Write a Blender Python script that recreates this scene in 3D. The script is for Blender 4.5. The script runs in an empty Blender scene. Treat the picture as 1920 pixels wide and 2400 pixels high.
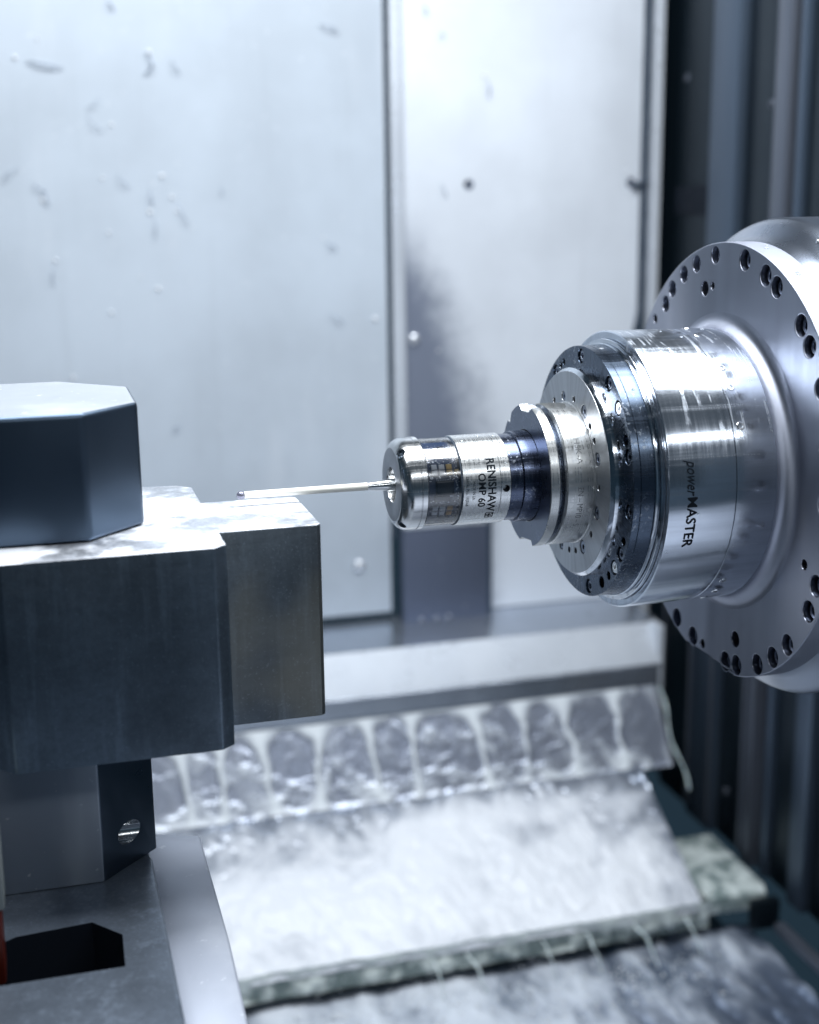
import bpy, bmesh, math, random
from math import sin, cos, pi, radians, hypot, atan2, exp
from mathutils import Vector, Matrix, noise
random.seed(7)
S = bpy.context.scene
COL = S.collection

# ------------------------------------------------------------------ camera
cd = bpy.data.cameras.new("camera"); cam = bpy.data.objects.new("camera", cd); COL.objects.link(cam)
R_ = Vector((0.96248097, -0.27107366, -0.01222552)); U_ = Vector((0.07346292, 0.21693782, 0.97341727)); F_ = Vector((0.2612156, 0.93779372, -0.22871238))
m = Matrix((R_, U_, -F_)).transposed().to_4x4(); m.translation = Vector((-0.12995726, -0.88667305, 0.1959523)); cam.matrix_world = m
cd.sensor_fit = 'VERTICAL'; cd.sensor_height = 36.0; cd.lens = 36.0*3185.43/2400
cd.clip_start = .01; cd.clip_end = 50
cd.dof.use_dof = True; cd.dof.focus_distance = .925; cd.dof.aperture_fstop = cd.lens/12.5; cd.dof.aperture_blades = 9
S.camera = cam

# ------------------------------------------------------------------ world and lamps
W = bpy.data.worlds.new("World"); S.world = W; W.use_nodes = True
W.node_tree.nodes['Background'].inputs[0].default_value = (.22, .44, .66, 1)
W.node_tree.nodes['Background'].inputs[1].default_value = .07
S.view_settings.view_transform = 'Standard'; S.view_settings.look = 'None'
S.view_settings.exposure = 0; S.view_settings.gamma = 1

def area(name, loc, target, sx, sy, power, col):
    l = bpy.data.lights.new(name, 'AREA'); l.shape = 'RECTANGLE'; l.size = sx; l.size_y = sy; l.energy = power; l.color = col
    o = bpy.data.objects.new(name, l); COL.objects.link(o); o.location = loc
    d = Vector(target)-Vector(loc); o.rotation_euler = d.to_track_quat('-Z', 'Y').to_euler(); return o
area("work_lamp", (.28, .02, 1.05), (.28, .10, 0), 1.6, .66, 41, (.92, .96, 1))
area("strip_lamp", (.5, -.95, .58), (.35, .1, -.05), 1.5, .045, 3.3, (.9, .95, 1))

# ------------------------------------------------------------------ material helpers
class NT:
    def __init__(s, name):
        s.m = bpy.data.materials.new(name); s.m.use_nodes = True; s.t = s.m.node_tree; s.n = s.t.nodes
        s.b = s.n['Principled BSDF']; s.out = s.n['Material Output']
    def new(s, typ, ins=None, **kw):
        n = s.n.new(typ)
        for k, v in kw.items(): setattr(n, k, v)
        for k, v in (ins or {}).items():
            if isinstance(v, bpy.types.NodeSocket): s.t.links.new(v, n.inputs[k])
            else: n.inputs[k].default_value = v
        return n
    def set(s, **kw):
        for k, v in kw.items():
            k = k.replace('_', ' ')
            if isinstance(v, bpy.types.NodeSocket): s.t.links.new(v, s.b.inputs[k])
            else: s.b.inputs[k].default_value = v
    def math(s, op, a, b=0.0, c=0.0):
        return s.new('ShaderNodeMath', {0: a, 1: b, 2: c}, operation=op).outputs[0]
    def coord(s, scale=(1, 1, 1)):
        c = s.new('ShaderNodeTexCoord').outputs['Object']
        return s.new('ShaderNodeVectorMath', {0: c, 1: scale}, operation='MULTIPLY').outputs[0]
    def noise(s, scale, vec=None, detail=4, rough=.55, dist=0):
        return s.new('ShaderNodeTexNoise', {'Vector': vec if vec is not None else s.coord(), 'Scale': scale, 'Detail': detail, 'Roughness': rough, 'Distortion': dist}).outputs['Fac']
    def ramp(s, fac, lo, hi, a=0.0, b=1.0):
        return s.new('ShaderNodeMapRange', {0: fac, 1: lo, 2: hi, 3: a, 4: b}, interpolation_type='SMOOTHSTEP').outputs[0]
    def mix(s, fac, a, b):
        n = s.new('ShaderNodeMix', data_type='RGBA')
        for i, v in ((0, fac), (6, a), (7, b)):
            if isinstance(v, bpy.types.NodeSocket): s.t.links.new(v, n.inputs[i])
            else: n.inputs[i].default_value = v if i == 0 else (*v, 1)
        return n.outputs[2]
    def bump(s, h, strength, dist=.001):
        n = s.new('ShaderNodeBump', {'Height': h, 'Strength': strength, 'Distance': dist}); s.t.links.new(n.outputs[0], s.b.inputs['Normal']); return n
    def axial(s, kx, ka):
        """coordinates for turned parts: x along the axis, angle round it"""
        c = s.new('ShaderNodeTexCoord').outputs['Object']; q = s.new('ShaderNodeSeparateXYZ', {0: c})
        a = s.math('ARCTAN2', s.math('MULTIPLY', q.outputs[1], -1), q.outputs[2])
        v = s.new('ShaderNodeCombineXYZ', {0: s.math('MULTIPLY', q.outputs[0], kx), 1: s.math('MULTIPLY', a, ka)}).outputs[0]
        return v, a, q.outputs[0]

def steel(name, col=(.56, .60, .66), rough=.25, var=.1, scale=40, bump=.0, metallic=1.0, stretch=(1, 1, 1), colvar=.12):
    t = NT(name); c = t.coord(stretch); n = t.noise(scale, c, 5); n2 = t.noise(scale*.17, c, 3)
    t.set(Metallic=metallic, Roughness=t.math('ADD', t.ramp(n, .25, .75, rough-var/2, rough+var/2), t.ramp(n2, .3, .7, -.03, .04)))
    k = 1-colvar
    t.set(Base_Color=t.mix(t.ramp(n2, .3, .75), col, tuple(x*k for x in col)))
    if bump: t.bump(n, bump, .0006)
    return t.m
def plain(name, col, rough=.5, metallic=0.0, spec=.5):
    t = NT(name); n = t.noise(60); t.set(Metallic=metallic, Roughness=t.ramp(n, .3, .7, rough*.85, rough*1.15), Specular_IOR_Level=spec)
    t.set(Base_Color=t.mix(n, col, tuple(x*.85 for x in col))); return t.m

def turned(name, col, rough, rings=.1, streak=0.0, speck=0.0):
    """lathe turned metal: fine rings, lengthwise scuffs and dried coolant runs"""
    t = NT(name)
    v, a, x = t.axial(1500, 1.2); r = t.noise(1, v, 2)
    v2, _, _ = t.axial(5, 16); sc = t.noise(1, v2, 5, .6)
    v3, _, _ = t.axial(190, 1.3); st = t.noise(1, v3, 4, .6, .1)
    v4, _, _ = t.axial(60, 5.5); blot = t.noise(1, v4, 3)
    n0 = t.noise(900, detail=2)
    ro = t.math('ADD', t.ramp(r, .3, .7, rough-rings/2, rough+rings/2), t.ramp(sc, .45, .8, 0, .16))
    base = t.mix(t.ramp(sc, .3, .8), col, tuple(c*.8 for c in col))
    if streak:
        up = t.ramp(t.math('ABSOLUTE', t.math('ADD', a, -.55)), .45, .85, 1, 0)
        mk = t.math('MULTIPLY', t.math('MULTIPLY', t.ramp(st, .54, .60), t.ramp(blot, .42, .55)), t.math('MULTIPLY', up, streak))
        base = t.mix(mk, base, (.62, .67, .74)); ro = t.math('ADD', ro, t.math('MULTIPLY', mk, .3))
        t.set(Metallic=t.math('SUBTRACT', .95, t.math('MULTIPLY', mk, .25)))
    else: t.set(Metallic=1.0)
    if speck:
        n5 = t.noise(420, detail=3); n6 = t.noise(35, detail=3)
        mk = t.math('MULTIPLY', t.math('MULTIPLY', t.ramp(n5, .56, .66), t.ramp(n6, .42, .6)), speck)
        base = t.mix(mk, base, (.62, .66, .72)); ro = t.math('ADD', ro, t.math('MULTIPLY', mk, .3))
    t.set(Base_Color=base, Roughness=ro)
    t.bump(t.math('ADD', t.math('MULTIPLY', r, .5), t.math('MULTIPLY', n0, .25)), .12, .0002)
    return t.m

M = {}
M['drum'] = turned('turned_steel', (.60, .65, .73), .155, .06, .5, .0)
M['disc'] = turned('ground_steel', (.52, .54, .57), .34, .08, .0, .25)
M['lip'] = turned('polished_steel', (.62, .66, .72), .12, .05)
M['flange'] = steel('flange_steel', (.36, .385, .46), .42, .08, 70, .03, stretch=(1, 1, .10), colvar=.16)
M['rear'] = steel('rear_steel', (.25, .28, .34), .28, .06, 12, colvar=.08)
M['black'] = turned('blackened_steel', (.10, .13, .18), .24, .05, 0, .35)
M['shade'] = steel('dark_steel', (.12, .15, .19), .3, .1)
M['bolt'] = steel('bolt_steel', (.22, .25, .31), .2, .1, 200)
M['boltsilver'] = steel('bright_bolt', (.7, .72, .74), .16, .1, 200)
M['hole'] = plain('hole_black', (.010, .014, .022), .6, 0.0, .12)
M['cap'] = turned('satin_cap', (.70, .71, .72), .19, .05, 0, .12)
M['body'] = turned('satin_body', (.72, .73, .73), .27, .08, 0, .25)
M['capface'] = steel('cap_face', (.42, .44, .48), .42, .1, 120, .1)
M['mandrel'] = turned('blued_mandrel', (.10, .12, .18), .22, .08, 0, .5)
M['holder'] = turned('holder_steel', (.60, .61, .61), .30, .1, .35, .35)
M['neckgroove'] = turned('groove_steel', (.30, .33, .38), .25, .1)
M['holderface'] = steel('holder_face', (.20, .23, .30), .28, .1, 60)
M['ceramic'] = plain('ceramic_rod', (.96, .94, .86), .35)
M['ruby'] = plain('stylus_ball', (.32, .32, .40), .15, .6)
M['print'] = plain('black_print', (.01, .015, .022), .75, spec=.1)
M['engrave'] = plain('engraving', (.16, .17, .18), .6)
M['board'] = plain('circuit_board', (.035, .055, .11), .45)
M['chip'] = plain('chip_plastic', (.02, .025, .04), .35)
M['ledw'] = plain('white_diode', (.95, .95, .96), .4)
M['ledy'] = plain('amber_diode', (.95, .66, .28), .4)
M['ledo'] = plain('orange_diode', (.70, .40, .15), .4)
M['solder'] = plain('solder', (.7, .72, .76), .3, .8)

t = NT('clear_sleeve')      # clear plastic sleeve: see-through with a sharp surface reflection
fr = t.new('ShaderNodeFresnel', {'IOR': 1.5}).outputs[0]
sm = t.noise(70); g = t.new('ShaderNodeBsdfGlossy', {'Color': (1, 1, 1, 1), 'Roughness': t.ramp(sm, .4, .7, .10, .28)})
tr = t.new('ShaderNodeBsdfTransparent', {'Color': (.90, .93, .97, 1)})
mx = t.new('ShaderNodeMixShader', {0: t.math('ADD', fr, .10), 1: tr.outputs[0], 2: g.outputs[0]}); t.t.links.new(mx.outputs[0], t.out.inputs[0]); M['glass'] = t.m
t = NT('coolant_drop'); t.set(Base_Color=(.9, .95, 1, 1), Roughness=.04, IOR=1.33, Transmission_Weight=.7); M['drop'] = t.m
M['swarf'] = steel('swarf_metal', (.42, .48, .57), .3, .1, 200, metallic=.3)

tn = M['flange'].node_tree; tg = tn.nodes.new('ShaderNodeTangent'); tg.direction_type = 'RADIAL'; tg.axis = 'X'; pb_ = tn.nodes['Principled BSDF']
tn.links.new(tg.outputs[0], pb_.inputs['Tangent']); pb_.inputs['Anisotropic'].default_value = .75
# wall sheets
def sheet(name, col, rough, metallic, painted_reflection=False):
    t = NT(name); c = t.coord(); n = t.noise(3.2, c, 4, .6); f = t.noise(26, c, 5, .65); v = t.noise(9, t.coord((1, 1, .25)), 4)
    base = t.mix(t.ramp(n, .35, .7), col, tuple(x*.84 for x in col)); base = t.mix(t.ramp(t.noise(1, t.coord((70, 70, 3.5)), 4, .6), .55, .75, 0, .18), base, tuple(x*.7 for x in col)); base = t.mix(t.ramp(t.noise(130, c, 3), .66, .74, 0, .35), base, (.88, .91, .95)); base = t.mix(t.ramp(v, .55, .75, 0, .3), base, (.80, .84, .90))
    ro = t.math('ADD', t.ramp(f, .3, .7, rough-.04, rough+.05), 0)
    if painted_reflection:   # dark reflection painted into the colour at the panel's left
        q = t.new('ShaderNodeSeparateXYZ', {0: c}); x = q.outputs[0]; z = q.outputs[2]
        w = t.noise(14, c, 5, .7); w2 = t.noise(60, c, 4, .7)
        edge = t.ramp(z, .20, -.14, .018, .112)     # width of the dark patch at this height
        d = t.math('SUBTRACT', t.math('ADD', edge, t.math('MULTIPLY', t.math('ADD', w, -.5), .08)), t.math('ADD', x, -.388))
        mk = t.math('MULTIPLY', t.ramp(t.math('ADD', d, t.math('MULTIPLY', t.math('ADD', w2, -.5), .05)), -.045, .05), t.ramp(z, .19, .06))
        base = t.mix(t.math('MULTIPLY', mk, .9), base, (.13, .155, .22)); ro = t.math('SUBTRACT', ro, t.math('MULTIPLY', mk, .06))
    t.set(Base_Color=base, Roughness=ro, Metallic=metallic); t.bump(f, .08, .002); return t.m
M['wall_l'] = sheet('left_sheet', (.60, .67, .75), .45, .05)
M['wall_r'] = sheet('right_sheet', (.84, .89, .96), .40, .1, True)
M['trim'] = sheet('trim_sheet', (.72, .77, .84), .3, .25)
M['patch'] = sheet('patch_sheet', (.17, .20, .28), .36, .6)
M['ledge'] = sheet('ledge_sheet', (.55, .6, .68), .22, .85)
M['seal'] = plain('black_seal', (.05, .07, .10), .6)
M['cover_d'] = steel('cover_dark', (.022, .036, .050), .38, .12, 14, stretch=(1, 1, .3), metallic=.7, colvar=.5)
M['cover_m'] = steel('cover_mid', (.085, .12, .17), .4, .12, 14, stretch=(1, 1, .3), metallic=.6, colvar=.3)
M['cover_l'] = steel('cover_light', (.14, .16, .20), .38, .12, 14, stretch=(1, 1, .3), metallic=.6, colvar=.3)
M['rivet'] = steel('rivet_steel', (.35, .38, .45), .2, .05)

# fixture steels
def machined(name, col, rough, frost=0.0, tint=0.0, metal=.9):
    t = NT(name); c = t.coord(); lines = t.noise(1, t.coord((500, 500, 25)), 3); grid = t.noise(1, t.coord((25, 25, 700)), 3)
    b = t.noise(14, c, 5, .6); f = t.noise(260, c, 4, .7)
    base = t.mix(t.ramp(b, .3, .75), col, tuple(x*.55 for x in col)); base = t.mix(t.ramp(t.noise(1, t.coord((110, 110, 9)), 3), .5, .72, 0, .35), base, tuple(x*1.7 for x in col)); base = t.mix(t.ramp(f, .35, .7, 0, .3), base, tuple(x*.45 for x in col)); pit = t.noise(600, c, 2); base = t.mix(t.ramp(pit, .62, .7, 0, .25), base, tuple(x*2.2 for x in col))
    if tint: base = t.mix(t.math('MULTIPLY', t.ramp(t.noise(11, t.coord((1, 1, .8)), 2), .48, .7), tint), base, (.34, .31, .22))
    ro = t.math('ADD', t.ramp(t.math('ADD', lines, grid), .7, 1.3, rough-.03, rough+.03), 0)
    if frost:
        k = t.ramp(t.noise(22, c, 5, .6), .40, .56); base = t.mix(t.math('MULTIPLY', k, frost), base, (.84, .86, .91)); ro = t.math('ADD', ro, t.math('MULTIPLY', k, .25))
        t.set(Metallic=t.math('SUBTRACT', .9, t.math('MULTIPLY', k, .6)))
    else: t.set(Metallic=metal)
    t.set(Base_Color=base, Roughness=ro); t.bump(t.math('ADD', t.math('ADD', lines, grid), f), .12, .0004); return t.m
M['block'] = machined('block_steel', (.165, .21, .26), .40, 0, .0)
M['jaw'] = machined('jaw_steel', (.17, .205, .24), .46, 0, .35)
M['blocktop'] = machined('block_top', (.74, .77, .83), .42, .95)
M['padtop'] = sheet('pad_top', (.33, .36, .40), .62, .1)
M['post'] = steel('post_steel', (.09, .125, .175), .36, .04, 30, colvar=.1)
M['postfoot'] = sheet('foot_steel', (.25, .29, .35), .5, .5)
M['table'] = machined('table_steel', (.20, .24, .30), .34, 0, 0, .6)
M['sheetcover'] = sheet('cover_sheet', (.47, .51, .60), .5, .2)
M['white'] = plain('cream_paint', (.26, .29, .29), .4)
M['orange'] = plain('orange_paint', (.10, .014, .008), .35)

def foam_mat(name, white, dark, sparkle):
    t = NT(name); at = t.new('ShaderNodeAttribute', attribute_name='foam').outputs['Fac']
    c = t.coord((1, .45, .45)); n = t.noise(38, c, 3, .5, 1.6); n2 = t.noise(130, c, 2, .5)
    k = t.ramp(t.math('ADD', at, t.math('ADD', t.math('MULTIPLY', t.math('ADD', n, -.5), .38), t.math('MULTIPLY', t.math('ADD', n2, -.5), .15))), -.05, 1.05)
    t.set(Base_Color=t.mix(k, dark, white), Roughness=t.ramp(k, 0, 1, sparkle, .4), Metallic=t.ramp(k, 0, .7, .55, 0))
    t.bump(t.math('ADD', n, t.math('MULTIPLY', n2, .5)), .10, .006); return t.m
M['foam'] = foam_mat('white_coolant', (.76, .79, .84), (.20, .235, .30), .16)
M['fall'] = foam_mat('falling_coolant', (.70, .75, .79), (.27, .30, .37), .25)
M['foam_low'] = foam_mat('murky_coolant', (.66, .71, .78), (.15, .19, .27), .12)
M['slime'] = foam_mat('greenish_coolant', (.70, .76, .73), (.16, .20, .19), .2)

# ------------------------------------------------------------------ object helpers
def off(parent):
    v = Vector((0, 0, 0)); p = parent
    while p is not None: v += Vector(p.location); p = p.parent
    return v
def tag(o, label=None, cat=None, group=None, kind=None):
    if label: o['label'] = label
    if cat: o['category'] = cat
    if group: o['group'] = group
    if kind: o['kind'] = kind
    return o
def thing(name, loc, label, cat, group=None):
    o = bpy.data.objects.new(name, None); COL.objects.link(o); o.location = loc; o.empty_display_size = .02
    return tag(o, label, cat, group)
def link(name, me, mat, parent=None, loc=None, rot=None, smooth=None):
    o = bpy.data.objects.new(name, me); COL.objects.link(o)
    if mat is not None and not me.materials: me.materials.append(mat)
    if parent is not None: o.parent = parent
    if loc is not None: o.location = Vector(loc)-off(parent)
    if rot is not None: o.rotation_euler = rot
    return o
def mesh(name, verts, faces, mat, parent=None, smooth=30, own=False):
    """verts in world space; own=True puts the origin of a top-level mesh at its base centre"""
    o_ = off(parent)
    if own:
        xs, ys, zs = zip(*verts); o_ = Vector(((min(xs)+max(xs))/2, (min(ys)+max(ys))/2, min(zs)))
    me = bpy.data.meshes.new(name); me.from_pydata([tuple(Vector(v)-o_) for v in verts], [], faces); me.update()
    if smooth: me.shade_smooth(); me.set_sharp_from_angle(angle=radians(smooth))
    o = link(name, me, mat, parent)
    if own: o.location = o_
    return o
def lathe(name, prof, mat, parent, seg=160, caps=True, smooth=25):
    vs, fs = [], []
    for x, r in prof:
        for i in range(seg):
            a = 2*pi*i/seg; vs.append((x, -r*sin(a), r*cos(a)))
    for j in range(len(prof)-1):
        for i in range(seg):
            k = (i+1) % seg; fs.append((j*seg+i, j*seg+k, (j+1)*seg+k, (j+1)*seg+i))
    if caps: fs.append(tuple(range(seg))[::-1]); n = (len(prof)-1)*seg; fs.append(tuple(range(n, n+seg)))
    o = mesh(name, vs, fs, mat, parent, smooth)
    bm = bmesh.new(); bm.from_mesh(o.data); bmesh.ops.recalc_face_normals(bm, faces=bm.faces); bm.to_mesh(o.data); bm.free()
    o.data.set_sharp_from_angle(angle=radians(smooth)); return o
def arc(cx, cr, rad, a0, a1, n=8):
    return [(cx+rad*cos(radians(a0+(a1-a0)*i/n)), cr+rad*sin(radians(a0+(a1-a0)*i/n))) for i in range(n+1)]
def plate(name, outline, holes, x0, x1, mat, parent, bevel=.0004):
    """turned plate with real round holes, facing along x; outline in (y, z)"""
    cu = bpy.data.curves.new('c', 'CURVE'); cu.dimensions = '2D'; cu.fill_mode = 'BOTH'
    loops = [outline]+[[(y+r*cos(2*pi*i/n), z+r*sin(2*pi*i/n)) for i in range(n)] for y, z, r, n in [(h[0], h[1], h[2], 160 if h[2] > .03 else 28) for h in holes]]
    for lp in loops:
        s = cu.splines.new('POLY'); s.points.add(len(lp)-1); s.use_cyclic_u = True
        for p, (a, b) in zip(s.points, lp): p.co = (a, b, 0, 1)
    cu.extrude = (x1-x0)/2-bevel; cu.bevel_depth = bevel; cu.bevel_resolution = 1; cu.offset = -bevel
    ob = bpy.data.objects.new('c', cu); COL.objects.link(ob); dg = bpy.context.evaluated_depsgraph_get()
    me = bpy.data.meshes.new_from_object(ob.evaluated_get(dg)); bpy.data.objects.remove(ob)
    vs = [((x0+x1)/2+v.co.z, v.co.x, v.co.y) for v in me.vertices]; fs = [tuple(p.vertices) for p in me.polygons]
    o = mesh(name, vs, fs, mat, parent, 14)
    bm = bmesh.new(); bm.from_mesh(o.data); bmesh.ops.remove_doubles(bm, verts=bm.verts, dist=1e-6); bmesh.ops.recalc_face_normals(bm, faces=bm.faces); bm.to_mesh(o.data); bm.free()
    o.data.shade_smooth(); o.data.set_sharp_from_angle(angle=radians(14)); return o
def circle(r, n=160): return [(-r*sin(2*pi*i/n), r*cos(2*pi*i/n)) for i in range(n)]
def pz(r, deg): return (-r*sin(radians(deg)), r*cos(radians(deg)))
def prism(name, pts, z0, z1, mat, parent=None, bevel=.0015, own=False, top=None, seg=2):
    """upright prism from an outline in (x, y) with softened edges"""
    n = len(pts); o_ = off(parent)
    if own: o_ = Vector((sum(p[0] for p in pts)/n, sum(p[1] for p in pts)/n, z0))
    bm = bmesh.new(); lo = [bm.verts.new((x-o_.x, y-o_.y, z0-o_.z)) for x, y in pts]; hi = [bm.verts.new((x-o_.x, y-o_.y, z1-o_.z)) for x, y in pts]
    bm.faces.new(lo[::-1]); tf = bm.faces.new(hi)
    for i in range(n): bm.faces.new((lo[i], lo[(i+1) % n], hi[(i+1) % n], hi[i]))
    bmesh.ops.recalc_face_normals(bm, faces=bm.faces)
    if bevel: bmesh.ops.bevel(bm, geom=list(bm.edges), offset=bevel, segments=seg, affect='EDGES', profile=.6)
    me = bpy.data.meshes.new(name); bm.to_mesh(me); bm.free()
    me.materials.append(mat)
    if top is not None:
        me.materials.append(top)
        for p in me.polygons:
            if p.normal.z > .8 and p.center.z > z1-o_.z-.003: p.material_index = 1
    me.shade_smooth(); me.set_sharp_from_angle(angle=radians(35))
    o = link(name, me, None, parent)
    if own: o.location = o_
    return o
def box(name, a, b, mat, parent=None, bevel=.001, own=False):
    return prism(name, [(a[0], a[1]), (b[0], a[1]), (b[0], b[1]), (a[0], b[1])], a[2], b[2], mat, parent, bevel, own)

def bolt_mesh(name, R, depth=.004, hexr=.5, cham=.12, mat=None, sides=6):
    """socket head, head facing -x, face at x=0"""
    n = 24; vs = []; fs = []
    def ring(x, r, k=n, rot=0): 
        s = len(vs); vs.extend([(x, r*cos(2*pi*i/n+rot), r*sin(2*pi*i/n+rot)) for i in range(n)]); return s
    def hexring(x, r):
        s = len(vs)
        for i in range(n):
            a = 2*pi*i/n; w = pi/3; b = (a % w)-w/2; q = r*cos(w/2)/cos(b); vs.append((x, q*cos(a), q*sin(a)))
        return s
    rs = [ring(depth, R), ring(R*cham, R), ring(0, R*(1-cham)), hexring(0, R*hexr*1.08), hexring(R*.08, R*hexr), hexring(R*.7, R*hexr)]
    for a, b in zip(rs, rs[1:]):
        for i in range(n): fs.append((a+i, a+(i+1) % n, b+(i+1) % n, b+i))
    fs.append(tuple(rs[-1]+i for i in range(n)))
    me = bpy.data.meshes.new(name); me.from_pydata(vs, [], fs); me.shade_smooth(); 
    bm = bmesh.new(); bm.from_mesh(me); bmesh.ops.recalc_face_normals(bm, faces=bm.faces); bm.to_mesh(me); bm.free()
    me.set_sharp_from_angle(angle=radians(25))
    if mat: me.materials.append(mat)
    return me

# ------------------------------------------------------------------ lettering wrapped on turned parts
def _text_mesh(body, bold=0.0, shear=0.0):
    cu = bpy.data.curves.new('t', 'FONT'); cu.body = body; cu.size = 1; cu.offset = bold; cu.shear = shear; cu.resolution_u = 3
    ob = bpy.data.objects.new('t', cu); COL.objects.link(ob); dg = bpy.context.evaluated_depsgraph_get()
    me = bpy.data.meshes.new_from_object(ob.evaluated_get(dg)); bpy.data.objects.remove(ob); return me
_h = _text_mesh('H'); CAP = max(v.co.y for v in _h.vertices)
def lettering(name, body, r, xb, xc, t0, t1, mat, parent, bold=0.0, shear=0.0):
    """reads round the part from angle t0 to t1 (degrees), baseline at xb, capital tops at xc"""
    me = _text_mesh(body, bold, shear); u0 = min(v.co.x for v in me.vertices); u1 = max(v.co.x for v in me.vertices)
    bm = bmesh.new(); bm.from_mesh(me)
    k = max(4, int(abs(t1-t0)/1.5))
    for i in range(1, k):
        g = list(bm.verts)+list(bm.edges)+list(bm.faces); bmesh.ops.bisect_plane(bm, geom=g, plane_co=(u0+(u1-u0)*i/k, 0, 0), plane_no=(1, 0, 0))
    o_ = off(parent)
    for v in bm.verts:
        a = radians(t0+(t1-t0)*(v.co.x-u0)/(u1-u0)); x = xb+(xc-xb)*v.co.y/CAP; v.co = Vector((x, -r*sin(a), r*cos(a)))-o_
    bm.to_mesh(me); bm.free(); me.materials.clear(); return link(name, me, mat, parent)

# ================================================================== TOUCH PROBE
probe = thing('touch_probe', (.118, 0, 0), 'silver cylindrical touch probe with clear electronics window and long white stylus', 'touch probe')
cap_prof = [(.1127, .0010), (.1126, .0080), (.1105, .0112), (.1060, .0118), (.1043, .0122), (.10415, .0128), (.10415, .0215)]+[(x, r) for x, r in arc(.1128, .0235, .0086, 168, 92, 9)]+[(.1172, .0322), (.1175, .0319), (.1179, .0319), (.1182, .0324), (.1214, .0324), (.1222, .0318), (.1224, .0300), (.1224, .0010)]
o = fcap = lathe('front_cap', cap_prof, M['cap'], probe, caps=True)
def bore(part, loc, n, rad, depth):
    n = Vector(n).normalized(); c = lathe('cutter', [(-.01, rad), (depth, rad)], M['hole'], None, seg=28)
    c.data.transform(Matrix.Translation(Vector(loc)) @ n.to_track_quat('-X', 'Z').to_matrix().to_4x4()); bpy.context.view_layer.update()
    k = [m_ for m_ in part.data.materials]; boolean(part, c)
def boolean(o, c):
    md = o.modifiers.new('b', 'BOOLEAN'); md.object = c; md.operation = 'DIFFERENCE'; md.solver = 'EXACT'
    bpy.context.view_layer.update(); dg = bpy.context.evaluated_depsgraph_get(); me = bpy.data.meshes.new_from_object(o.evaluated_get(dg)); o.modifiers.clear(); o.data = me
    me.shade_smooth(); me.set_sharp_from_angle(angle=radians(28)); bpy.data.objects.remove(c)
o.data.materials.append(M['capface'])
for p in o.data.polygons:
    if p.normal.x < -.97: p.material_index = 1
sty = thing('stylus', (.118, 0, 0), None, None); sty.parent = probe; sty.location = (0, 0, 0)
bpy.data.objects.remove(sty)
sty = lathe('stylus', [(.0020, .0005), (.0022, .0024), (.03, .0025), (.06, .0026), (.0872, .0027), (.0875, .0001)], M['ceramic'], probe, seg=32, caps=False)
me = bpy.data.meshes.new('stylus_ball'); bm = bmesh.new(); bmesh.ops.create_uvsphere(bm, u_segments=32, v_segments=20, radius=.0030); bm.to_mesh(me); bm.free(); me.shade_smooth()
o = link('stylus_ball', me, M['ruby'], sty); o.location = Vector((0, 0, 0))-off(probe)
lathe('stylus_cone', [(.0868, .0005), (.0868, .0026), (.0885, .0028), (.1035, .0041), (.1065, .0043), (.1068, .0036), (.110, .0036), (.1101, .006), (.1128, .0062)], M['cap'], sty, seg=48, caps=False)
sock = bolt_mesh('cap_screw', .0034, .003, .62, .1, M['shade'])
cup = None
for a in (33, 148, -87):
    n = Vector((-.75, -sin(radians(a))*.66, cos(radians(a))*.66)).normalized()
    loc = Vector((.1071, -.0291*sin(radians(a)), .0291*cos(radians(a))))
    q = n.to_track_quat('-X', 'Z').to_euler()
    bore(fcap, loc, n, .0036, .0030); o = link('cap_screw', sock, None, probe, loc-n*.0014, q)
lathe('circuit_board', [(.1222, .0272), (.1458, .0272)], M['board'], probe, seg=96)
lathe('window_sleeve', [(.1223, .0304), (.1456, .0304)], M['glass'], probe, seg=128, caps=False)
def on_cyl(name, parts, x, a, r, sx, sa, h, mat):
    """small flat component of size sx (along) x sa (round) standing h proud of radius r"""
    a = radians(a); c = Vector((x, -r*sin(a), r*cos(a))); n = Vector((0, -sin(a), cos(a))); t_ = Vector((0, -cos(a), -sin(a))); X = Vector((1, 0, 0)); i = len(parts[0])
    for dh, k in ((-.0003, 1), (h*.7, 1), (h, .82)):
        for p, q in ((-1, -1), (1, -1), (1, 1), (-1, 1)): parts[0].append(tuple(c+X*p*sx/2*k+t_*q*sa/2*k+n*dh))
    for b in (0, 4):
        for j in range(4): parts[1].append((i+b+j, i+b+(j+1) % 4, i+b+4+(j+1) % 4, i+b+4+j))
    parts[1].append((i+8, i+9, i+10, i+11))
leds = [(128.0, 57.2, 'ledw'), (133.3, 57.6, 'ledw'), (138.5, 57.6, 'ledy'), (128.0, 66, 'ledw'), (133.3, 66.2, 'ledw'), (138.5, 66, 'ledy'), (144.0, 65.6, 'ledy'),
        (128.4, 118.8, 'ledw'), (133.7, 119.3, 'ledw'), (138.9, 119.6, 'ledo'), (128.5, 128.4, 'ledw'), (133.8, 129, 'ledw'), (139.0, 130, 'ledo')]
for x, a, k in leds:
    P = ([], []); on_cyl('', P, x/1000, a, .0274, .0039, .0036, .0009, None); mesh('light_diode', P[0], P[1], M[k], probe, 0)
for x, a, sx, sa in ((134.5, 88, .0125, .010), (136.4, 24, .0042, .0034), (132.5, 103, .011, .004), (130, 38, .003, .002)):
    P = ([], []); on_cyl('', P, x/1000, a, .0273, sx, sa, .0013, None); mesh('circuit_chip', P[0], P[1], M['chip'], probe, 0)
P = ([], [])
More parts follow.
